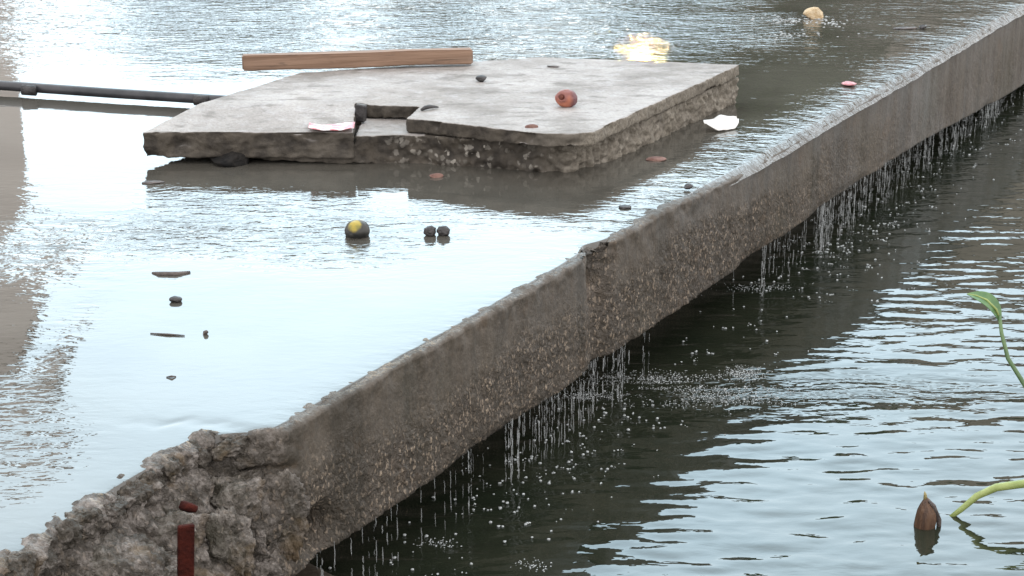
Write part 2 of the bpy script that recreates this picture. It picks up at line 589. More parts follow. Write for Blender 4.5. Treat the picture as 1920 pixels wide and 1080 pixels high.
for k_, s_ in enumerate(np.arange(-2.40, -3.12, -0.062)):
    q_ = random.uniform(-0.008, 0.008)
    me = rock("concrete_chunk", (random.uniform(0.05, 0.07), random.uniform(0.085, 0.11), random.uniform(0.045, 0.06)), 60 + k_, 12, 0.04)
    for an_, vv_ in (("rubble", 1.0), ("broken", 1.0)):
        a = me.attributes.new(an_, 'FLOAT', 'POINT'); a.data.foreach_set("value", np.full(len(me.vertices), vv_, np.float32))
    o = link("concrete_chunk", me, M_WALL, wall, snz(s_, float(edge_off(np.array([s_]))[0]) - 0.002 + q_, -0.022 + q_ * 0.4))
    o.rotation_euler = (random.uniform(-0.15, 0.15), random.uniform(-0.15, 0.15), -R(28) + random.uniform(-0.3, 0.3))

bm = bmesh.new()
fs = on_face(590, 1040)
_f = [snz(-2.75, -0.30, 0), snz(-2.75, -0.03, 0), snz(-2.14, -0.03, 0), snz(-2.05, -0.30, 0)]
bm_prism(bm, [(v.x, v.y) for v in _f], -0.7, -0.385)
me = remeshed(bm, "footing", 0.012, lambda V, N: V + N * (0.008 * fbm(V * 14, 3))[:, None])
a = me.attributes.new("rubble", 'FLOAT', 'POINT'); a.data.foreach_set("value", np.full(len(me.vertices), 0.2, np.float32))
link("footing", me, M_WALL, wall)

# ------------------------------------------------------------------ deck, water, ground
M_DECK = simple("submerged_concrete", (0.07, 0.065, 0.055), (0.10, 0.09, 0.08), 5, 0.8)
bm = bmesh.new()
_q = [snz(-6, -14, 0), snz(-6, -0.62, 0), snz(12, -0.62, 0), snz(12, -14, 0)]
bm_prism(bm, [(v.x, v.y) for v in _q], -0.9, -0.03)
link("deck", from_bm(bm, "deck", False), M_DECK, kind="structure")


def patch(X, Y, px, py, rx, ry, soft=1.0, z=0.0):
    """soft elliptical patch of the water surface, set out around two ground points"""
    c = at(px, py, z); ex = at(px + rx, py, z); ey = at(px, py - ry, z)
    ax = abs(ex.x - c.x); ay = abs(ey.y - c.y)
    return np.exp(-(((X - c.x) / ax) ** 2 + ((Y - c.y) / ay) ** 2) / soft)


def build_film():
    s = np.concatenate([np.arange(-7, -3.6, 0.2), np.arange(-3.6, 4.2, 0.018), np.arange(4.2, 14, 0.15)])
    n = np.concatenate([-np.arange(14, 6.5, -0.3), -np.arange(6.5, 0.30, -0.02), -np.arange(0.30, 0.012, -0.006), [0.010]])
    S, Nn = np.meshgrid(s, n, indexing='ij')
    E = edge_off(s)[:, None]
    near = np.exp(Nn / 0.12)
    thin = 1 - sstep(-0.7, 0.0, S)
    Nq = Nn + E * near + np.exp(Nn / 0.02) * (-0.016 * thin + 0.014 * sstep(-2.3, -2.42, S))
    X = EC[0] + S * ED[0] + Nq * EN[0]
    Y = EC[1] + S * ED[1] + Nq * EN[1]
    Q = np.stack([X, Y, 0 * X], -1).reshape(-1, 3)
    w1 = fbm(Q * np.array([3.0, 8.0, 1]), 3).reshape(X.shape)
    w2 = fbm(Q * np.array([9.0, 24.0, 1]) + 9, 2).reshape(X.shape)
    far = sstep(5.9, 7.2, Y)
    rip = 0.10 + 2.1 * far * (1 - 0.75 * sstep(0.6, 1.3, X))
    rip = rip + 1.7 * patch(X, Y, 400, 425, 330, 62)
    rip = rip + 0.40 * patch(X, Y, 620, 440, 330, 40)
    rip = rip + 0.35 * patch(X, Y, 1180, 400, 110, 40)
    rip = rip + 1.2 * patch(X, Y, 70, 480, 90, 60)
    rip = rip + 0.45 * patch(X, Y, 60, 860, 90, 90) + 0.5 * patch(X, Y, 110, 640, 40, 120)
    brk = fbm(Q * np.array([2.0, 3.0, 1]) + 21, 3).reshape(X.shape)
    rip = rip * (0.75 + 0.9 * brk)
    rip = np.clip(rip, 0.02, 2.6)
    strip = np.exp(Nn / 0.10) * sstep(-1.2, -0.2, S)
    rip = rip + 1.0 * strip * (0.8 + brk) + 0.5 * np.exp(Nn / 0.035)
    calm = np.maximum(patch(X, Y, 150, 240, 200, 60), 0.9 * patch(X, Y, 880, 350, 330, 70))
    rip = rip * (1 - 0.8 * calm)
    fa = np.exp(-np.abs(Y - 5) / 12)
    Z = fa * rip * (0.0030 * w1 + 0.0011 * w2)
    # the sheet curves down as it runs over the rim
    Z = Z - 0.010 * np.exp(Nn / 0.11) * sstep(-1.3, 0.2, S) - 0.002 * np.exp(Nn / 0.03)
    Z = Z - 0.022 * np.exp((Nn - 0.01) / 0.0035)
    lx0, lx1 = at(225, 787), at(565, 806)
    ly = lx0.y + (X - lx0.x) / (lx1.x - lx0.x) * (lx1.y - lx0.y) + 0.012 * np.sin(X * 31) + 0.006 * np.sin(X * 83)
    Z = Z - 0.0022 * np.exp(-((Y - ly) / 0.011) ** 2) * sstep(lx0.x - 0.05, lx0.x + 0.08, X) * sstep(lx1.x + 0.06, lx1.x, X)
    me = mesh_np("upper_water", np.stack([X, Y, Z], -1).reshape(-1, 3), grid_faces(len(s), len(n)))
    a = me.attributes.new("ripple", 'FLOAT', 'POINT')
    a.data.foreach_set("value", np.clip(rip, 0, 3).astype(np.float32).ravel())
    return link("upper_water", me, M_FILM, kind="structure")


build_film()


def build_pool():
    s = np.concatenate([np.arange(-8, -3.4, 0.2), np.arange(-3.4, 4.0, 0.012), np.arange(4.0, 14, 0.15)])
    n = np.concatenate([np.arange(-0.4, 2.6, 0.009), np.arange(2.6, 14, 0.2)])
    S, Nn = np.meshgrid(s, n, indexing='ij')
    X = EC[0] + S * ED[0] + Nn * EN[0]
    Y = EC[1] + S * ED[1] + Nn * EN[1]
    Q = np.stack([X, Y, 0 * X], -1).reshape(-1, 3)
    w1 = fbm(Q * np.array([2.2, 9.0, 1]) + 2, 2).reshape(X.shape)
    w2 = fbm(Q * np.array([6.0, 22.0, 1]) + 5, 2).reshape(X.shape)
    w4 = fbm(Q * np.array([14.0, 48.0, 1]) + 7, 2).reshape(X.shape)
    w3 = fbm(Q * np.array([1.5, 2.0, 1]) + 12, 2).reshape(X.shape)
    spl = np.exp(-((Nn - 0.05) / 0.14) ** 2)
    rg = np.random.default_rng(15)
    rings = np.zeros_like(X)
    for a_, b_, k_ in [(-2.2, -0.8, 26), (0.0, 1.6, 26)]:
        for s_ in rg.uniform(a_, b_, k_):
            c_ = snz(s_, rg.normal(0.01, 0.03), 0); r_ = rg.uniform(0.02, 0.055)
            dd = np.hypot(X - c_.x, Y - c_.y)
            rings += np.exp(-((dd - r_) / 0.008) ** 2) * (0.055 - r_ * 0.5) / 0.055
    am = (0.7 + 0.5 * w3) * (1 - 0.62 * sstep(3.9, 4.9, Y))
    Z = WATER2 + am * (0.0040 * w1 + 0.0044 * w2 + 0.0021 * w4) + spl * 0.002 * w2 + 0.0022 * rings
    me = mesh_np("lower_water", np.stack([X, Y, Z], -1).reshape(-1, 3), grid_faces(len(s), len(n)))
    a = me.attributes.new("ripple", 'FLOAT', 'POINT')
    rip = np.clip(0.20 + 0.9 * spl + 0.1 * w3, 0.04, 2)
    churn = patch(X, Y, 1280, 735, 260, 40, 1.0, WATER2) + 0.6 * patch(X, Y, 1600, 735, 300, 28, 1.0, WATER2)
    rip = rip + 3.2 * churn * (0.6 + w3)
    a.data.foreach_set("value", np.clip(rip, 0.03, 4).astype(np.float32).ravel())
    return link("lower_water", me, M_POOL, kind="structure")


build_pool()

M_GROUND = simple("ground_earth", (0.10, 0.085, 0.06), (0.16, 0.13, 0.09), 0.5, 0.9, 0.01)
bm = bmesh.new()
bmesh.ops.create_grid(bm, x_segments=8, y_segments=8, size=600)
for v in bm.verts:
    v.co.z = -0.95
link("ground", from_bm(bm, "ground", False), M_GROUND, kind="structure")
bm = bmesh.new()
bm_prism(bm, [(-40, 14.6), (40, 14.6), (60, 60), (-60, 60)], -0.9, 0.22)
link("far_bank", from_bm(bm, "far_bank", False), M_GROUND, kind="structure")

# ------------------------------------------------------------------ what stands on the far bank (seen in the water)
M_BEIGE = simple("beige_render", (0.80, 0.74, 0.68), (0.82, 0.77, 0.72), 1.2, 0.85, 0.002)
M_GREYR = simple("grey_render", (0.40, 0.36, 0.31), (0.47, 0.43, 0.38), 1.2, 0.85, 0.002)
M_ROOF = simple("roof_sheet", (0.16, 0.10, 0.08), (0.22, 0.14, 0.10), 2, 0.7, 0.002)
M_PANE = simple("window_glass", (0.03, 0.035, 0.04), (0.04, 0.045, 0.05), 2, 0.08, 0.0)
M_FRAME = simple("window_frame_paint", (0.5, 0.48, 0.44), (0.55, 0.53, 0.5), 4, 0.6, 0.0005)


def house(x0, x1, y0, y1, z1, mat, label, wins, roof=True, turn=0.0):
    root = empty("house", ((x0 + x1) / 2, (y0 + y1) / 2, 0.22), label, "house")
    inv = -Vector(root.location)
    def part(name, boxes, m, parent=root, off=inv):
        bm = bmesh.new()
        for c, sz in boxes:
            bm_box(bm, Vector(c) + off, sz)
        return link(name, from_bm(bm, name, False), m, parent)
    part("house_wall", [(((x0 + x1) / 2, (y0 + y1) / 2, (0.1 + z1) / 2), (x1 - x0, y1 - y0, z1 - 0.1))], mat)
    if roof:
        part("roof", [(((x0 + x1) / 2, (y0 + y1) / 2, z1 + 0.06), (x1 - x0 + 0.25, y1 - y0 + 0.25, 0.12))], M_ROOF)
    for wx, wz in wins:
        f = part("window", [((wx - 0.42, y0 - 0.02, wz), (0.06, 0.08, 1.0)), ((wx + 0.42, y0 - 0.02, wz), (0.06, 0.08, 1.0)),
                            ((wx, y0 - 0.02, wz + 0.47), (0.78, 0.08, 0.06)), ((wx, y0 - 0.02, wz - 0.47), (0.78, 0.08, 0.06))], M_FRAME)
        part("pane", [((wx, y0 - 0.012, wz), (0.78, 0.02, 0.88))], M_PANE, f)
    # turned about its front right corner
    piv = Vector((x1, y0, 0.22)); rot = Matrix.Rotation(turn, 3, 'Z')
    root.location = piv + rot @ (Vector(root.location) - piv)
    root.rotation_euler = (0, 0, turn)
    return root


house(-11.0, -3.95, 14.6, 20.0, 4.45, M_BEIGE, "beige house wall mirrored in the upper water at the left edge",
      [(-6.5, 2.4), (-8.3, 2.4)], True, R(17))
house(3.0, 9.5, 20.0, 25.0, 4.55, M_GREYR, "grey brown house wall mirrored in the water behind the far end of the wall", [(6.2, 2.6), (8.0, 2.6)])

M_BARK = simple("bark", (0.07, 0.055, 0.04), (0.12, 0.095, 0.07), 12, 0.9, 0.01)


def leaf_mat(name, a, b):
    t = NT(name)
    c = t.mix(t.ramp(t.noise(t.co(), 1.6, 3), 0.35, 0.65), a, b)
    return t.out(Base_Color=c, Roughness=0.55, Specular_IOR_Level=0.3)


M_LEAF = [leaf_mat("leaf_green", (0.05, 0.09, 0.03), (0.10, 0.15, 0.05)), leaf_mat("leaf_dark", (0.05, 0.065, 0.035), (0.09, 0.11, 0.06))]


def tree(x, y, h, rad, label, mi, nleaf, seed, crown_lo=0.35, cat="tree"):
    rg = np.random.default_rng(seed)
    root = empty("tree" if cat == "tree" else "shrub", (x, y, 0.22), label, cat)
    top = Vector((0.1, 0, h * 0.75))
    link("trunk", tube("trunk", [(0, 0, -0.1), (0.03, 0, h * 0.25), (-0.04, 0.02, h * 0.5), top], [0.13, 0.10, 0.08, 0.03], 8), M_BARK, root)
    for k in range(5):
        an = rg.uniform(0, 6.28)
        z0 = h * rg.uniform(0.25, 0.5)
        tip = Vector((math.cos(an) * rad * 0.7, math.sin(an) * rad * 0.7, h * rg.uniform(0.55, 0.85)))
        link("limb", tube("limb", [(0, 0, z0), tip * 0.5 + Vector((0, 0, z0 * 0.45)), tip], [0.06, 0.04, 0.012], 6), M_BARK, root)
    nc = 40
    th = rg.uniform(0, 6.28, nc); rr = rad * np.sqrt(rg.uniform(0, 1, nc)) * 0.85
    cz = rg.uniform(crown_lo, 0.93, nc) * h
    k = np.sqrt(np.clip(1 - ((cz / h - (crown_lo + 1) / 2) / ((1 - crown_lo) / 2)) ** 2, 0.15, 1))
    C = np.stack([rr * np.cos(th) * k, rr * np.sin(th) * k, cz], -1)
    ci = rg.integers(0, nc, nleaf)
    P = C[ci] + rg.normal(size=(nleaf, 3)) * rad * 0.17
    P[:, 2] = np.minimum(P[:, 2], h)
    W = P + np.array([x, y, 0.22])
    # a gap in the leaves where the low sun breaks through
    off = np.hypot(W[:, 0] - math.tan(SUN_AZ) * W[:, 1], W[:, 2] - (math.tan(SUN_EL) * W[:, 1] * 1.0023 - 1.25))
    keep = (off > 0.21) | ((off > 0.075) & (rg.random(nleaf) < 0.5))
    P = P[keep]; nleaf = len(P)
    u = rg.normal(size=(nleaf, 3)); u /= np.linalg.norm(u, axis=1, keepdims=True)
    v = np.cross(u, rg.normal(size=(nleaf, 3))); v /= np.linalg.norm(v, axis=1, keepdims=True)
    L = rg.uniform(0.07, 0.13, (nleaf, 1))
    V = np.stack([P - u * L, P + v * L * 0.5, P + u * L, P - v * L * 0.5], 1).reshape(-1, 3)
    F = np.arange(nleaf * 4).reshape(-1, 4)
    link("crown", mesh_np("crown", V, F, False), M_LEAF[mi], root)
    return root


tree(2.75, 18.6, 4.0, 1.15, "bushy green tree mirrored dark in the water right of the slab", 0, 8000, 1)
tree(4.6, 18.2, 1.9, 0.95, "low dark shrub mirrored in the water near the pink petal", 1, 3500, 2, 0.1, "shrub")
tree(1.75, 19.3, 3.0, 1.5, "rounded green tree mirrored around the golden sun glint", 0, 9000, 3, 0.10)
tree(-0.6, 19.4, 2.75, 1.55, "low dark shrub mirrored in the water behind the wooden plank", 1, 3500, 4, 0.12, "shrub")

tree(-3.1, 19.8, 1.95, 1.3, "grey green shrub mirrored in the rippled water above the dark pole", 1, 3500, 6, 0.1, "shrub")

# ------------------------------------------------------------------ the broken slab
ZT, ZJ = 0.12, 0.082


def xy(px, py, z=ZT):
    v = at(px, py, z)
    return (v.x, v.y)


ZL = 0.090
A = xy(268, 243, ZL + 0.004); B = xy(566, 135); C_ = xy(1012, 107); D_ = xy(1388, 121); E_ = xy(1112, 247)
slab_root = empty("concrete_slab", (0.0, 5.25, 0.0), "broken thick concrete slab with pale top lying in the shallow water on the deck", "slab")
SL = -Vector(slab_root.location)


def bottom(x, y):      # the left end is propped up by a stone
    return 0.0 + 0.030 * float(sstep(-0.25, -1.0, x)) - 0.008


def shift(pts):
    return [(p[0] + SL.x, p[1] + SL.y) for p in pts]


def ccw(pts):
    a = sum(pts[i][0] * pts[(i + 1) % len(pts)][1] - pts[(i + 1) % len(pts)][0] * pts[i][1] for i in range(len(pts)))
    return pts if a > 0 else pts[::-1]


def prism_shift(bm, pts, z0, z1):
    pts = ccw(pts)
    lo = [bm.verts.new((x + SL.x, y + SL.y, (z0(x, y) if callable(z0) else z0))) for x, y in pts]
    hi = [bm.verts.new((x + SL.x, y + SL.y, (z1(x, y) if callable(z1) else z1))) for x, y in pts]
    n = len(pts)
    bm.faces.new(lo[::-1]); bm.faces.new(hi)
    for i in range(n):
        j = (i + 1) % n
        bm.faces.new((lo[i], lo[j], hi[j], hi[i]))


def dens(pts, n=10):
    out = []
    for i in range(len(pts)):
        a, b = pts[i], pts[(i + 1) % len(pts)]
        for k in range(n):
            t = k / n
            out.append((a[0] * (1 - t) + b[0] * t, a[1] * (1 - t) + b[1] * t))
    return out


def slab_attr(me, is_top=False):
    n = len(me.vertices)
    V = np.empty(n * 3, np.float32); me.vertices.foreach_get("co", V); V = V.reshape(-1, 3).astype(float)
    X = V[:, 0] - SL.x; Y = V[:, 1] - SL.y
    # right-hand face painted paler: the extra light it catches is in the colour
    rt = sstep(0.03, 0.15, X - 0.02 + 0.05 * fbm(V * 9, 2))
    a = me.attributes.new("pale", 'FLOAT', 'POINT')
    a.data.foreach_set("value", (rt * (0.75 + 0.35 * fbm(V * 12, 3))).clip(0, 1).astype(np.float32))
    a = me.attributes.new("rubble", 'FLOAT', 'POINT')
    a.data.foreach_set("value", sstep(-0.55, -0.05, X).astype(np.float32))
    a = me.attributes.new("pale_top", 'FLOAT', 'POINT')
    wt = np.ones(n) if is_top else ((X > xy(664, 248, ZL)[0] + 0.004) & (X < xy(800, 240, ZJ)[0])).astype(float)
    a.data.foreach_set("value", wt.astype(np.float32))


def d_low(V, N):
    X = V[:, 0] - SL.x
    r = sstep(-0.6, 0.0, X) * 0.7 + 0.3
    side = 1 - sstep(0.5, 0.9, N[:, 2])
    n1 = fbm(V * 13, 3); n2 = fbm(V * 38 + 4, 3); st = np.abs(pn(V * 30 + 9))
    d = side * r * (0.012 * n1 + 0.010 * n2 + 0.016 * st + 0.005 * pn(V * 70) - 0.004) + (1 - side) * 0.0012 * n2
    d -= np.maximum(0, fbm(V * 8 + 50, 3) - 0.2) * 0.025 * side * r
    corner = np.exp(-((X - 0.13) / 0.10) ** 2 - ((V[:, 1] - SL.y - 4.86) / 0.12) ** 2)
    d += corner * side * (0.012 + 0.022 * st + 0.016 * n1)
    return V + N * d[:, None]


def d_top(V, N):
    side = 1 - sstep(0.5, 0.9, N[:, 2])
    n2 = fbm(V * 30 + 4, 3)
    d = side * (0.0060 * n2 + 0.002 * pn(V * 75) + 0.004 * fbm(V * 9 + 2, 2)) + (1 - side) * (0.0010 * n2 + 0.0016 * fbm(V * 6, 2))
    d -= np.maximum(0, fbm(V * 12 + 60, 3) - 0.12) * 0.030 * side
    # the left part of the top wears down towards the front
    X = V[:, 0] - SL.x; Y = V[:, 1] - SL.y
    yf = A[1] + (X - A[0]) * (xy(664, 247, ZL)[1] - A[1]) / (xy(664, 247, ZL)[0] - A[0])
    yb = xy(668, 195)[1]
    dr = (ZT - ZL) * (1 - np.clip((Y - yf) / (yb - yf), 0, 1)) * (X < xy(690, 195)[0] - 0.0)
    W = V + N * d[:, None]
    W[:, 2] -= dr * np.clip((W[:, 2] - 0.017) / (ZT - 0.017), 0, 1)
    return W


# lower layer: front corner sticks out a little below the topping
E2 = xy(1062, 266, ZJ); F2 = xy(1000, 264, ZJ); Ar = xy(262, 262, 0.085)
SPL_B, SPL_F = xy(600, 134), xy(664, 248)
low = [A, xy(420, 245, ZL), xy(664, 248, ZL), xy(760, 251, ZJ), F2, E2, xy(1150, 240, ZJ + 0.01), (D_[0] - 0.006, D_[1]), (C_[0], C_[1] - 0.005), B]
bm = bmesh.new()
prism_shift(bm, dens(low, 8), bottom, 0.056)
lowr = [xy(664, 248, ZL), xy(760, 251, ZJ), F2, E2, xy(1150, 240, ZJ + 0.01), (D_[0] - 0.006, D_[1]), (C_[0], C_[1] - 0.005), xy(700, 160)]
prism_shift(bm, dens(lowr, 8), 0.04, ZJ - 0.003)
me = remeshed(bm, "slab_body", 0.0052, d_low)
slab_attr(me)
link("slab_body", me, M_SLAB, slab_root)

# topping: right and back part, with a square recess cut into its front edge
TF = [xy(762, 222), xy(860, 232), xy(940, 242), xy(1010, 250), xy(1075, 251)]
REC = [xy(690, 198), xy(792, 200), xy(800, 208)]
topping = [SPL_B, xy(672, 193)] + [xy(690, 196), xy(785, 200)] + TF + [E_, xy(1150, 229), D_, C_]
bm = bmesh.new()
prism_shift(bm, dens(topping, 4), ZJ + 0.001, ZT)
leftp = [A, xy(420, 245, ZL), xy(664, 247, ZL), xy(668, 193), xy(680, 193), xy(700, 190), xy(640, 134), B]
leftp = [(x_, y_ - 0.015) if k_ in (0, 1, 2) else (x_, y_) for k_, (x_, y_) in enumerate(leftp)]
prism_shift(bm, dens(leftp, 8), 0.017, ZT)
me = remeshed(bm, "slab_topping", 0.0052, d_top)
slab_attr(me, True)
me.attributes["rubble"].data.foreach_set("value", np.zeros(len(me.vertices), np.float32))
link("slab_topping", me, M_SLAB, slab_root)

# ------------------------------------------------------------------ things on and around the slab
def mat_plank():
    t = NT("weathered_wood")
    g = t.noise(t.co((0.6, 14, 14)), 5, 6, 0.65, 0.6)
    col = t.mix(t.ramp(g, 0.3, 0.7), (0.17, 0.10, 0.062), (0.29, 0.185, 0.125))
    col = t.mix(t.ramp(t.noise(t.co((1, 3, 3)), 4, 4), 0.55, 0.75, 0, 0.5), col, (0.30, 0.24, 0.19))
    col = t.mix(t.ramp(t.noise(t.co((1, 5, 5), loc=(2, 1, 1)), 7, 5, 0.7), 0.56, 0.68, 0, 0.6), col, (0.085, 0.055, 0.038))
    col = t.mix(t.ramp(t.noise(t.co((0.4, 22, 22)), 6, 3), 0.6, 0.66, 0, 0.6), col, (0.05, 0.03, 0.02))
    return t.out(Base_Color=col, Roughness=0.7, Normal=t.bump(g, 0.004, 0.8))


M_WOOD = mat_plank()
pl0, pl1 = at(455, 134, ZT + 0.006), at(887, 122, ZT + 0.004)
vec = pl1 - pl0
bm = bmesh.new()
L = vec.length
bm_box(bm, (0, 0.022, 0.0245), (L, 0.045, 0.046))
bmesh.ops.bevel(bm, geom=bm.edges[:], offset=0.004, segments=2, affect='EDGES')
bmesh.ops.subdivide_edges(bm, edges=[e for e in bm.edges if e.calc_length() > 0.3], cuts=24)
for v in bm.verts:
    c = np.array([[v.co.x * 3, v.co.y * 10, v.co.z * 10]])
    v.co.z += 0.004 * float(fbm(c, 2)[0]); v.co.y += 0.004 * float(fbm(c + 9, 2)[0])
plank = link("wooden_plank", from_bm(bm, "wooden_plank", False), M_WOOD, None, (pl0 + pl1) / 2)
plank.rotation_euler = (0, 0, math.atan2(vec.y, vec.x))
tag(plank, "straight brown wooden plank lying along the back edge of the concrete slab", "plank")


def thing_blob(name, px, py, z, size, label, cat, m, seed=1, amp=0.2, freq=2.0, rot=0.0, sink=0.5, sub=3, group=None, tilt=0.0, cut=None, ang=False):
    """a lump whose visible middle is at the pixel, resting on height z"""
    p = at(px, py, z + size[2] * (1 - sink) * 0.5)
    me = rock(name, size, seed, 12, 0.10 * min(size)) if ang else blob(name, size, seed, amp, freq, sub, cut)
    o = link(name, me, m, None, (p.x, p.y, z + size[2] * (0.5 - sink)))
    o.rotation_euler = (tilt, 0, rot)
    return tag(o, label, cat, group)


M_DARK = simple("dark_stone", (0.018, 0.017, 0.018), (0.05, 0.046, 0.045), 40, 0.55, 0.003)
M_BLACK = simple("black_wet_stone", (0.008, 0.008, 0.008), (0.02, 0.018, 0.016), 40, 0.7, 0.004, 0.2)
M_BROWN = simple("sodden_wood", (0.045, 0.037, 0.034), (0.11, 0.09, 0.08), 40, 0.6, 0.003)
M_RED = simple("red_brick", (0.12, 0.055, 0.042), (0.20, 0.11, 0.085), 60, 0.75, 0.003)

# prop stone under the left end
thing_blob("stone", 428, 296, -0.012, (0.13, 0.12, 0.055), "black wet stone propping up the left end of the concrete slab", "stone", M_BLACK, 3, 0.35, 1.5, 0.2, 0.1, ang=True)

# orange fruit on the slab
def mat_fruit():
    t = NT("rotting_fruit_skin")
    x = t.sep(t.tc.outputs['Object'])
    n = t.noise(t.co(), 55, 4)
    n2 = t.noise(t.co(loc=(1, 2, 3)), 28, 4)
    c = t.mix(t.ramp(n2, 0.4, 0.62), (0.38, 0.135, 0.08), (0.21, 0.075, 0.06))
    c = t.mix(t.ramp(t.math('ADD', x[0], t.math('MULTIPLY', n, 0.01)), 0.006, 0.026), c, (0.13, 0.05, 0.055))
    return t.out(Base_Color=c, Roughness=0.45, Normal=t.bump(n, 0.002, 0.6))


fr = at(1062, 200, ZT)
fruit = empty("fruit", fr, "small reddish orange rotten fruit with a hole on the pale slab top", "fruit")


def fruit_cut(W):
    dirv = np.array([-0.62, -0.75, 0.20]); dirv /= np.linalg.norm(dirv)
    dd = W / np.linalg.norm(W, axis=1, keepdims=True) @ dirv
    return W * (1 - 0.42 * sstep(0.93, 0.985, dd))[:, None]


o = link("fruit_body", blob("fruit_body", (0.064, 0.05, 0.052), 3, 0.12, 1.6, 5, fruit_cut), mat_fruit(), fruit, (0, 0, 0.024))
o.rotation_euler = (0.0, 0.12, 0.15)
o = link("hole_fill", blob("hole_fill", (0.017, 0.012, 0.017), 5, 0.3, 2, 3), simple("dark_hole_fill", (0.09, 0.02, 0.012), (0.14, 0.04, 0.025), 80, 0.7), fruit, (-0.0145, -0.0155, 0.031))  # dark lump filling the hole in the fruit

thing_blob("stone", 902, 147, ZT, (0.040, 0.03, 0.022), "small dark grey stone on the slab top just right of the plank end", "stone", M_DARK, 11, 0.35, 1.6, 0.4, 0.1, ang=True)
thing_blob("chip", 1037, 124, ZT, (0.042, 0.03, 0.006), "thin dark flake near the back edge of the pale slab top", "chip", M_BROWN, 12, 0.3, 1.8, 0.1, 0.1, ang=True)
thing_blob("brick_shard", 998, 237, ZT - 0.004, (0.040, 0.02, 0.016), "small pinkish brick shard on the front edge of the slab top", "brick shard", M_RED, 13, 0.35, 1.5, 0.1, 0.2, ang=True)
# bent twig by the recess
tw = [at(790, 206, ZT + .004), at(797, 202, ZT + .008), at(806, 200, ZT + .010), at(815, 200, ZT + .006), at(822, 201, ZT + .003)]
o = link("twig", tube("twig", tw, [0.004, 0.006, 0.006, 0.004, 0.002], 7), M_DARK); tag(o, "short black bent twig beside the square recess in the slab", "twig")
# dark block standing in for the dark left wall of the recess, not a shard
pb = at(676, 232, ZJ)
bm = bmesh.new(); bm_box(bm, (0, 0, 0.0), (0.030, 0.02, 0.05)); bmesh.ops.bevel(bm, geom=bm.edges[:], offset=0.003, segments=1, affect='EDGES')
pb_o = link("brick_shard", from_bm(bm, "brick_shard", False), M_DARK, None, (pb.x, pb.y + 0.02, ZJ + 0.027))
pb_o.rotation_euler = (0.05, 0.1, -0.3)
tag(pb_o, "dark block standing in for the dark left wall of the slab recess", "shard")

# wrappers
def sheet(name, px, py, z, w_, d_, rot, m, label, cat, curl=0.01, seed=0, nx=16, ny=10, tilt=0.0, shape=None):
    V = []
    u = np.linspace(-1, 1, nx); v = np.linspace(-1, 1, ny)
    U, W = np.meshgrid(u, v, indexing='ij')
    wd = np.ones_like(U) if shape is None else shape(U)
    X = U * w_ / 2; Y = W * d_ / 2 * wd
    Z = curl * (fbm(np.stack([U * 1.3 + seed, W * 1.1, 0 * U], -1).reshape(-1, 3), 2).reshape(U.shape)) + curl * 0.7 * U * U + tilt * W * wd
    me = mesh_np(name, np.stack([X, Y, Z], -1).reshape(-1, 3), grid_faces(nx, ny))
    p = at(px, py, z)
    o = link(name, me, m, None, p)
    md = o.modifiers.new("thick", 'SOLIDIFY'); md.thickness = 0.0012
    o.rotation_euler = (0, 0, rot)
    return tag(o, label, cat)


def mat_wrapper():
    t = NT("printed_wrapper")
    n = t.noise(t.co((1, 2, 1)), 28, 4)
    x = t.sep(t.tc.outputs['Object'])
    c = t.mix(t.ramp(n, 0.42, 0.5, 0, 0.9), (0.72, 0.68, 0.68), (0.50, 0.09, 0.11))
    return t.out(Base_Color=c, Roughness=0.35, Normal=t.bump(n, 0.003))


sheet("wrapper", 622, 238, ZL + 0.010, 0.125, 0.07, 0.05, mat_wrapper(), "crumpled white and red wrapper on the front edge of the slab left of its recess", "wrapper", 0.008, 4)
M_PAPER = simple("white_plastic", (0.55, 0.53, 0.50), (0.74, 0.73, 0.70), 14, 0.45, 0.003)
sheet("plastic_scrap", 1352, 231, 0.016, 0.125, 0.06, 0.62, M_PAPER, "torn white plastic scrap leaning under the right side of the slab", "plastic scrap", 0.010, 8, 18, 10, 0.012,
      lambda U: np.clip(0.25 + 0.9 * (1 - U ** 2) ** 0.7, 0, 1))

# fruits and stones in the shallow water
def mat_greenfruit():
    t = NT("green_fruit_skin")
    x = t.sep(t.tc.outputs['Object'])
    n = t.noise(t.co(), 50, 4)
    c = t.mix(t.ramp(n, 0.35, 0.65), (0.012, 0.013, 0.012), (0.035, 0.034, 0.028))
    d = t.n("ShaderNodeVectorMath", operation='DISTANCE')
    t.put(d.inputs[0], t.tc.outputs['Object']); d.inputs[1].default_value = (-0.006, -0.022, 0.024)
    f = t.ramp(t.math('ADD', d.outputs['Value'], t.math('MULTIPLY', n, 0.012)), 0.029, 0.020)
    c = t.mix(f, c, t.mix(t.ramp(n, 0.4, 0.6), (0.36, 0.27, 0.03), (0.22, 0.19, 0.03)))
    f2 = t.ramp(x[2], -0.004, -0.012)
    return t.out(Base_Color=c, Roughness=0.4, Normal=t.bump(n, 0.0015))


thing_blob("fruit", 670, 427, 0.0, (0.060, 0.056, 0.054), "blackened round fruit with a yellow patch sitting in the shallow water", "fruit", mat_greenfruit(), 4, 0.06, 1.3, 0, 0.27, 5)
thing_blob("seed_ball", 806, 432, 0.0, (0.029, 0.028, 0.027), "left of two black seeds side by side in the shallow water", "seed", M_DARK, 21, 0.30, 1.8, 0, 0.15, 4, "pair of black seeds in the water")
thing_blob("seed_ball", 831, 432, 0.0, (0.031, 0.028, 0.026), "right of two black seeds side by side in the shallow water", "seed", M_DARK, 22, 0.28, 2.1, 0, 0.15, 4, "pair of black seeds in the water")
# sticks
def stick(name, pts, r, label, cat, m=M_BROWN):
    o = link(name, tube(name, pts, r, 8), m)
    return tag(o, label, cat)


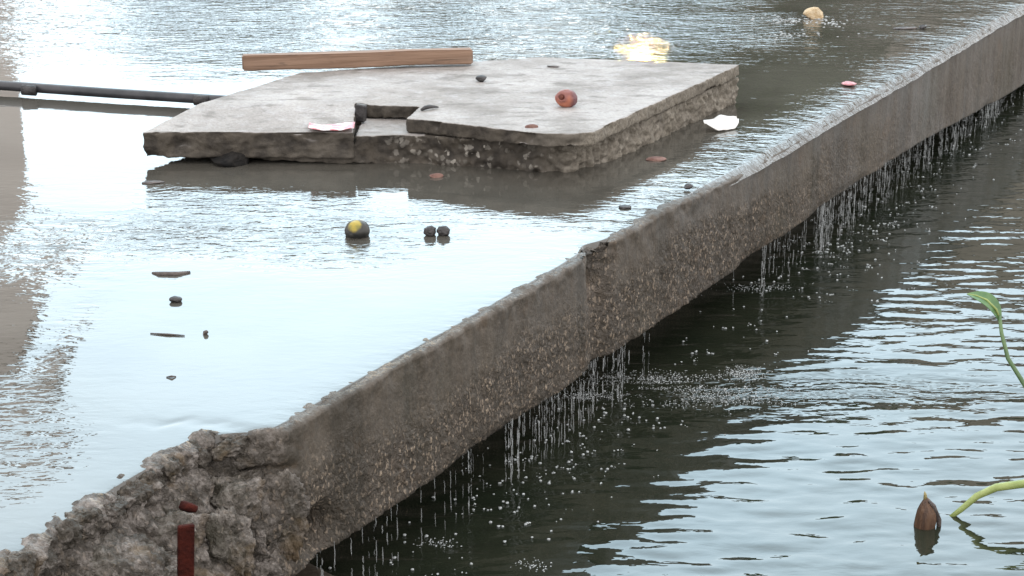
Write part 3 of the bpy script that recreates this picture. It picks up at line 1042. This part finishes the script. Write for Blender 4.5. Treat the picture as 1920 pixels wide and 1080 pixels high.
stick("stick", [at(286, 512, .0), at(300, 514, .0015), at(330, 514, .002), at(356, 511, .0)], [0.003, 0.006, 0.006, 0.004], "short thick brown stick lying in the calm water at left", "stick")
thing_blob("stone", 329, 560, 0.0, (0.028, 0.024, 0.016), "small dark pebble in the calm water just below the brown stick", "stone", M_DARK, 31, 0.25, 1.8, 0, 0.2, ang=True)
thing_blob("twig", 385, 623, 0.0, (0.013, 0.010, 0.012), "tiny dark twig tip poking up from the calm water", "twig", M_BROWN, 51, 0.3, 1.5, 0.2, 0.2, ang=True)
stick("stem", [at(282, 625, .0015), at(315, 627, .002), at(346, 629, .0015)], [0.0012, 0.0022, 0.0012], "thin pale straw floating in the calm water", "straw", M_BROWN)
stick("twig", [at(312, 707, .001), at(322, 706, .003), at(330, 706, .001)], [0.001, 0.0025, 0.001], "smallest brown splinter floating in the calm water nearest the viewer", "splinter", M_BROWN)
thing_blob("chip", 287, 341, 0.0, (0.06, 0.028, 0.010), "flat dark flake awash in the water left below the slab", "chip", M_BROWN, 33, 0.3, 1.6, 0.1, 0.4, ang=True)
# bits caught near the rim
thing_blob("stone", 1291, 349, 0.0, (0.026, 0.022, 0.016), "black pebble caught on the wet rim of the wall below the slab", "stone", M_DARK, 41, 0.3, 1.7, 0, 0.2, ang=True)
thing_blob("leaf_scrap", 1172, 387, 0.0, (0.034, 0.03, 0.008), "small dark leaf scrap in the ripples near the wall rim", "leaf scrap", M_DARK, 42, 0.3, 1.7, 0.3, 0.3)
thing_blob("brick_shard", 1230, 297, 0.0, (0.060, 0.04, 0.012), "reddish brick shard in the water beside the right side of the slab", "brick shard", M_RED, 43, 0.35, 1.5, 0.2, 0.35, ang=True)
thing_blob("brick_shard", 818, 328, 0.0, (0.040, 0.03, 0.014), "red brick bit in the water under the front of the slab", "brick shard", M_RED, 44, 0.35, 1.5, 0.2, 0.3, ang=True)
M_PINK = simple("pink_plastic", (0.50, 0.20, 0.22), (0.58, 0.34, 0.36), 60, 0.5, 0.003)
thing_blob("petal", 1592, 156, 0.0, (0.045, 0.05, 0.012), "pink petal scrap caught on the wet rim of the wall", "petal", M_PINK, 45, 0.4, 1.5, 0.4, 0.2)
thing_blob("stone", 1730, 50, 0.0, (0.032, 0.03, 0.018), "dark pebble near the far end of the wall rim", "stone", M_DARK, 46, 0.3, 1.7, 0, 0.2, ang=True)
thing_blob("stick", 1698, 52, 0.0, (0.10, 0.04, 0.010), "flat brown stick beside the far dark pebble on the rim", "stick", M_BROWN, 47, 0.3, 1.7, 0.2, 0.35)
M_TAN = simple("tan_foam", (0.50, 0.36, 0.20), (0.62, 0.50, 0.33), 60, 0.8, 0.006)
thing_blob("foam_lump", 1528, 23, 0.0, (0.095, 0.08, 0.055), "tan foam lump drifting in the far water", "foam lump", M_TAN, 48, 0.35, 1.8, 0.2, 0.25, 4, ang=True)

# dark pole afloat at the left
pole_p = [at(-140, 148, 0.026), at(0, 160, 0.026), at(200, 174, 0.025), at(404, 187, 0.024), at(470, 191, 0.024)]
pole = empty("pole", (0, 0, 0), "long dark wet pole lying just above the water left of the slab", "pole")
link("pole_shaft", tube("pole_shaft", pole_p, 0.016, 12), simple("black_wet_pipe", (0.02, 0.022, 0.026), (0.05, 0.05, 0.055), 12, 0.35, 0.001), pole)
for px, py in ((55, 172), (378, 191)):
    p = at(px, py, 0.018)
    o = link("collar", tube("collar", [p + Vector((-0.022, 0.0025, 0.006)), p + Vector((0.022, -0.0025, 0.004))], 0.0172, 12, True, 1.0), M_DARK, pole)

# rusty steel at the broken end
M_RUST = simple("rusty_steel", (0.022, 0.004, 0.003), (0.055, 0.010, 0.006), 40, 0.85, 0.003, 0.15)
s0, z0 = on_face(350, 985, 0.035); s1, z1 = on_face(345, 1130, 0.035)
bm = bmesh.new()
bm_box(bm, (0, 0, 0), (0.027, 0.010, 0.30)); bmesh.ops.bevel(bm, geom=bm.edges[:], offset=0.002, segments=1, affect='EDGES')
bar = link("steel_bar", from_bm(bm, "steel_bar", False), M_RUST, None, snz(s0, 0.022, z0 - 0.15))
bar.rotation_euler = (0.05, 0.05, 0.45)
tag(bar, "dark red rusty flat steel bar sticking down from the broken wall end", "steel bar")
s0, z0 = on_face(396, 962, 0.03)
stub = link("steel_stub", tube("steel_stub", [snz(s0 - 0.002, -0.03, z0 + 0.002), snz(s0, -0.014, z0), snz(s0 + 0.002, -0.002, z0 - 0.001)], [0.009, 0.009, 0.006], 5), M_RUST)
tag(stub, "short rusty steel stub poking from the rubble beside the flat bar", "steel stub")

# ------------------------------------------------------------------ dripping water, foam
def mat_drip():
    t = NT("falling_water")
    tr = t.n("ShaderNodeBsdfTransparent")
    mixs = t.n("ShaderNodeMixShader"); mixs.inputs[0].default_value = 0.19
    t.out(Base_Color=(0.75, 0.78, 0.78), Roughness=0.12, IOR=1.33)
    o = t.t.nodes["Material Output"]
    t.t.links.new(tr.outputs[0], mixs.inputs[1]); t.t.links.new(t.b.outputs[0], mixs.inputs[2]); t.t.links.new(mixs.outputs[0], o.inputs[0])
    return t.m


def build_drips():
    rg = np.random.default_rng(5)
    V, F = [], []
    def strand(p, z0, z1, r):
        seg = 5; m = 6
        b = len(V)
        for i in range(m):
            t = i / (m - 1)
            rr = r * (0.5 + 0.7 * math.sin(math.pi * min(1, t * 0.9 + 0.1))) * (0.8 + 0.4 * rg.random())
            jx, jy = rg.normal(0, 0.0005, 2)
            for k in range(seg):
                an = 6.283 * k / seg
                V.append((p.x + jx + rr * math.cos(an), p.y + jy + rr * math.sin(an), z0 + (z1 - z0) * t))
        for i in range(m - 1):
            for k in range(seg):
                j = (k + 1) % seg
                F.append((b + i * seg + k, b + i * seg + j, b + (i + 1) * seg + j, b + (i + 1) * seg + k))
    segs = [(-2.25, -1.75, 8, 3), (-1.78, -1.1, 26, 4), (-1.15, -0.8, 12, 4), (-0.26, -0.20, 1, 2), (0.0, 0.5, 16, 5), (0.5, 1.2, 30, 6), (1.2, 3.2, 60, 6)]
    for a, b_, k, per in segs:
        for c in rg.uniform(a, b_, k):
            for s in c + rg.normal(0, 0.018, rg.integers(1, per + 1)):
                z = -float(depth(s)) + 0.012 - (rg.uniform(0, 0.05) if rg.random() < 0.4 else 0)
                p = snz(s, rg.uniform(-0.02, 0.006), 0)
                r = rg.uniform(0.0003, 0.0013)
                stop = rg.uniform(0.35, 1.5)
                top = z
                while z > WATER2:
                    ln = rg.uniform(0.006, 0.05)
                    strand(p, z, max(WATER2, z - ln), r * rg.uniform(0.6, 1.2))
                    z -= ln + rg.uniform(0.0, 0.03)
                    if (top - z) / (top - WATER2) > stop:
                        break
    me = bpy.data.meshes.new("dripping_water"); me.from_pydata(V, [], F)
    me.polygons.foreach_set("use_smooth", np.ones(len(me.polygons), bool))
    o = link("dripping_water", me, mat_drip(), kind="stuff")
    o["label"] = "thin streams of water dripping from the lip of the wall into the pool"


build_drips()


def ico_np(sub):
    bm = bmesh.new(); bmesh.ops.create_icosphere(bm, subdivisions=sub, radius=1)
    V = np.array([v.co[:] for v in bm.verts]); F = np.array([[v.index for v in f.verts] for f in bm.faces]); bm.free()
    return V, F


def build_foam():
    rg = np.random.default_rng(8)
    V0, F0 = ico_np(1)
    VV, FF = [], []
    def add(p, r, sq=0.7):
        b = len(VV) * len(V0)
        VV.append(V0 * np.array([r, r, r * sq]) + np.array(p)); FF.append(F0 + b)
    # bubbles strewn along the drip line
    for a, b_, k in [(-2.4, -1.7, 90), (-1.7, -0.9, 170), (-0.9, -0.1, 45), (0.0, 1.0, 190), (1.0, 3.0, 150)]:
        for s in rg.uniform(a, b_, k):
            n = rg.normal(0.04, 0.10)
            if n < -0.15:
                continue
            r = rg.uniform(0.0012, 0.0045)
            p = snz(s, n, WATER2 + 0.002)
            add(p, r)
            if rg.random() < 0.3:
                for q in range(rg.integers(1, 4)):
                    add(p + Vector((rg.normal(0, 0.008), rg.normal(0, 0.008), 0)), r * rg.uniform(0.5, 0.9))
    # churned streaks of foam drifting off the drips
    for cx, cy, rx, ry, k in [(1090, 742, 60, 9, 120), (1225, 715, 150, 18, 500), (1330, 742, 200, 24, 500), (1395, 700, 40, 14, 200), (1420, 540, 70, 8, 80), (820, 1020, 40, 8, 40), (1000, 1060, 30, 12, 30)]:
        for q in range(int(k * 1.9)):
            p = at(cx + rg.normal(0, rx * 0.5), cy + rg.normal(0, ry * 0.5), WATER2)
            add(p + Vector((0, 0, 0.001)), rg.uniform(0.0007, 0.0021), 0.6)
    # foam flecks round the tan lump on the far upper water
    for cx, cy, rx, ry, k in [(1475, 38, 45, 6, 60), (1540, 40, 50, 5, 40), (1480, 66, 60, 5, 40), (1560, 44, 20, 4, 25)]:
        for q in range(k):
            p = at(cx + rg.normal(0, rx * 0.6), cy + rg.normal(0, ry * 0.6), 0.0)
            add(p, rg.uniform(0.003, 0.008), 0.35)
    me = mesh_np("foam_bubbles", np.concatenate(VV), np.concatenate(FF))
    t = NT("foam")
    t.out(Base_Color=(0.72, 0.75, 0.75), Roughness=0.15, Transmission_Weight=0.55, IOR=1.2)
    o = link("foam_bubbles", me, t.m, kind="stuff")
    o["label"] = "bubbles and foam on the pool where the drips land"


build_foam()

# ------------------------------------------------------------------ pod and water plant in the lower pool
M_POD = simple("brown_husk", (0.055, 0.028, 0.016), (0.12, 0.065, 0.035), 25, 0.5, 0.003, stretch=(3, 3, 0.5))
pp = at(1733, 986, WATER2)
pod = empty("seed_pod", pp, "upright brown seed pod with a pale tip floating in the lower pool", "seed pod")
H = 0.083
prof = [(-0.02, 0.026), (0.0, 0.0285), (0.02, 0.029), (0.045, 0.026), (0.062, 0.019), (0.074, 0.011), (H, 0.004)]
me = tube("husk", [(0.004 * math.sin(z * 40), 0, z) for z, r in prof], [r for z, r in prof], 18)
link("husk", me, M_POD, pod)
M_STEMY = simple("pale_stalk", (0.24, 0.19, 0.07), (0.30, 0.25, 0.10), 40, 0.6)
link("tip", tube("tip", [(-0.002, 0, H - 0.008), (-0.004, 0.0, H + 0.010), (-0.006, 0, H + 0.018)], [0.006, 0.004, 0.001], 8), M_STEMY, pod)
link("stalk", tube("stalk", [(0.005, -0.012, H - 0.004), (0.018, -0.014, H - 0.018), (0.028, -0.008, 0.040), (0.038, -0.002, 0.018), (0.040, 0.0, -0.01)], [0.004, 0.006, 0.007, 0.007, 0.006], 8), M_BROWN, pod)


pod.scale = (0.78, 0.78, 0.78)


def mat_leaf():
    t = NT("plant_leaf")
    c = t.mix(t.ramp(t.noise(t.co((1, 1, 1)), 40, 4), 0.3, 0.7), (0.06, 0.14, 0.05), (0.13, 0.23, 0.085))
    c = t.mix(t.ramp(t.noise(t.co((1, 1, 1), loc=(3, 3, 3)), 60, 4), 0.62, 0.7, 0, 0.7), c, (0.20, 0.17, 0.05))
    return t.out(Base_Color=c, Roughness=0.38, Subsurface_Weight=0.0)


M_PLANT = mat_leaf()
M_STEMG = simple("green_stem", (0.22, 0.28, 0.08), (0.30, 0.36, 0.12), 30, 0.45, 0.001)
M_STEMD = simple("dark_green_stem", (0.07, 0.13, 0.05), (0.11, 0.18, 0.07), 30, 0.45, 0.001)


def in_depth(px, py, y):
    d = ray(px, py); t = y / d[1]
    return Vector((t * d[0], y, CAMZ + t * d[2]))


YP = 3.55
root = in_depth(1990, 860, YP)
plant = empty("water_plant", (root.x, root.y, WATER2), "green water plant with one curled leaf on a thin stem at the right", "plant")
inv = -Vector(plant.location)
stp = [in_depth(*p, YP + k * 0.02) for k, p in enumerate([(1990, 860), (1950, 770), (1915, 712), (1890, 672), (1878, 625), (1874, 592)])]
link("stem", tube("stem", [p + inv for p in stp], [0.007, 0.0055, 0.005, 0.0045, 0.004, 0.004], 8), M_STEMD, plant)
# leaf blade
lp = [in_depth(1876, 604, YP + 0.10), in_depth(1868, 580, YP + 0.10), in_depth(1850, 562, YP + 0.11), in_depth(1830, 554, YP + 0.12), in_depth(1813, 551, YP + 0.13)]
wd = [0.003, 0.017, 0.021, 0.013, 0.001]
V, F = [], []
mW = 6
for i, p in enumerate(lp):
    t = (lp[min(i + 1, 4)] - lp[max(i - 1, 0)]).normalized()
    side = t.cross(Vector((0.25, -0.55, 0.8))).normalized()
    nor = side.cross(t)
    for k in range(mW + 1):
        q = 2 * k / mW - 1
        V.append(p + inv + side * q * wd[i] + nor * (0.30 * wd[i] * q * q))
for i in range(4):
    for k in range(mW):
        F.append((i * (mW + 1) + k, i * (mW + 1) + k + 1, (i + 1) * (mW + 1) + k + 1, (i + 1) * (mW + 1) + k))
me = bpy.data.meshes.new("leaf"); me.from_pydata([tuple(v) for v in V], [], F)
me.polygons.foreach_set("use_smooth", np.ones(len(F), bool))
lf = link("leaf", me, M_PLANT, plant)
md = lf.modifiers.new("sub", 'SUBSURF'); md.levels = md.render_levels = 2
md = lf.modifiers.new("thick", 'SOLIDIFY'); md.thickness = 0.0012

link("midrib", tube("midrib", [p + inv for p in lp], [0.0035, 0.0026, 0.002, 0.0014, 0.0006], 6), M_STEMG, lf)

base = at(1785, 968, WATER2)
YB = base.y
bp = [base + Vector((-0.012, 0, -0.01)), in_depth(1800, 957, YB), in_depth(1832, 930, YB), in_depth(1868, 914, YB - 0.01), in_depth(1925, 906, YB - 0.02), in_depth(1990, 910, YB - 0.03)]
o = link("plant_stem", tube("plant_stem", bp, [0.004, 0.006, 0.0075, 0.0085, 0.009, 0.009], 10), M_STEMG)
tag(o, "pale green arching stem rising from the pool beside the seed pod", "stem")
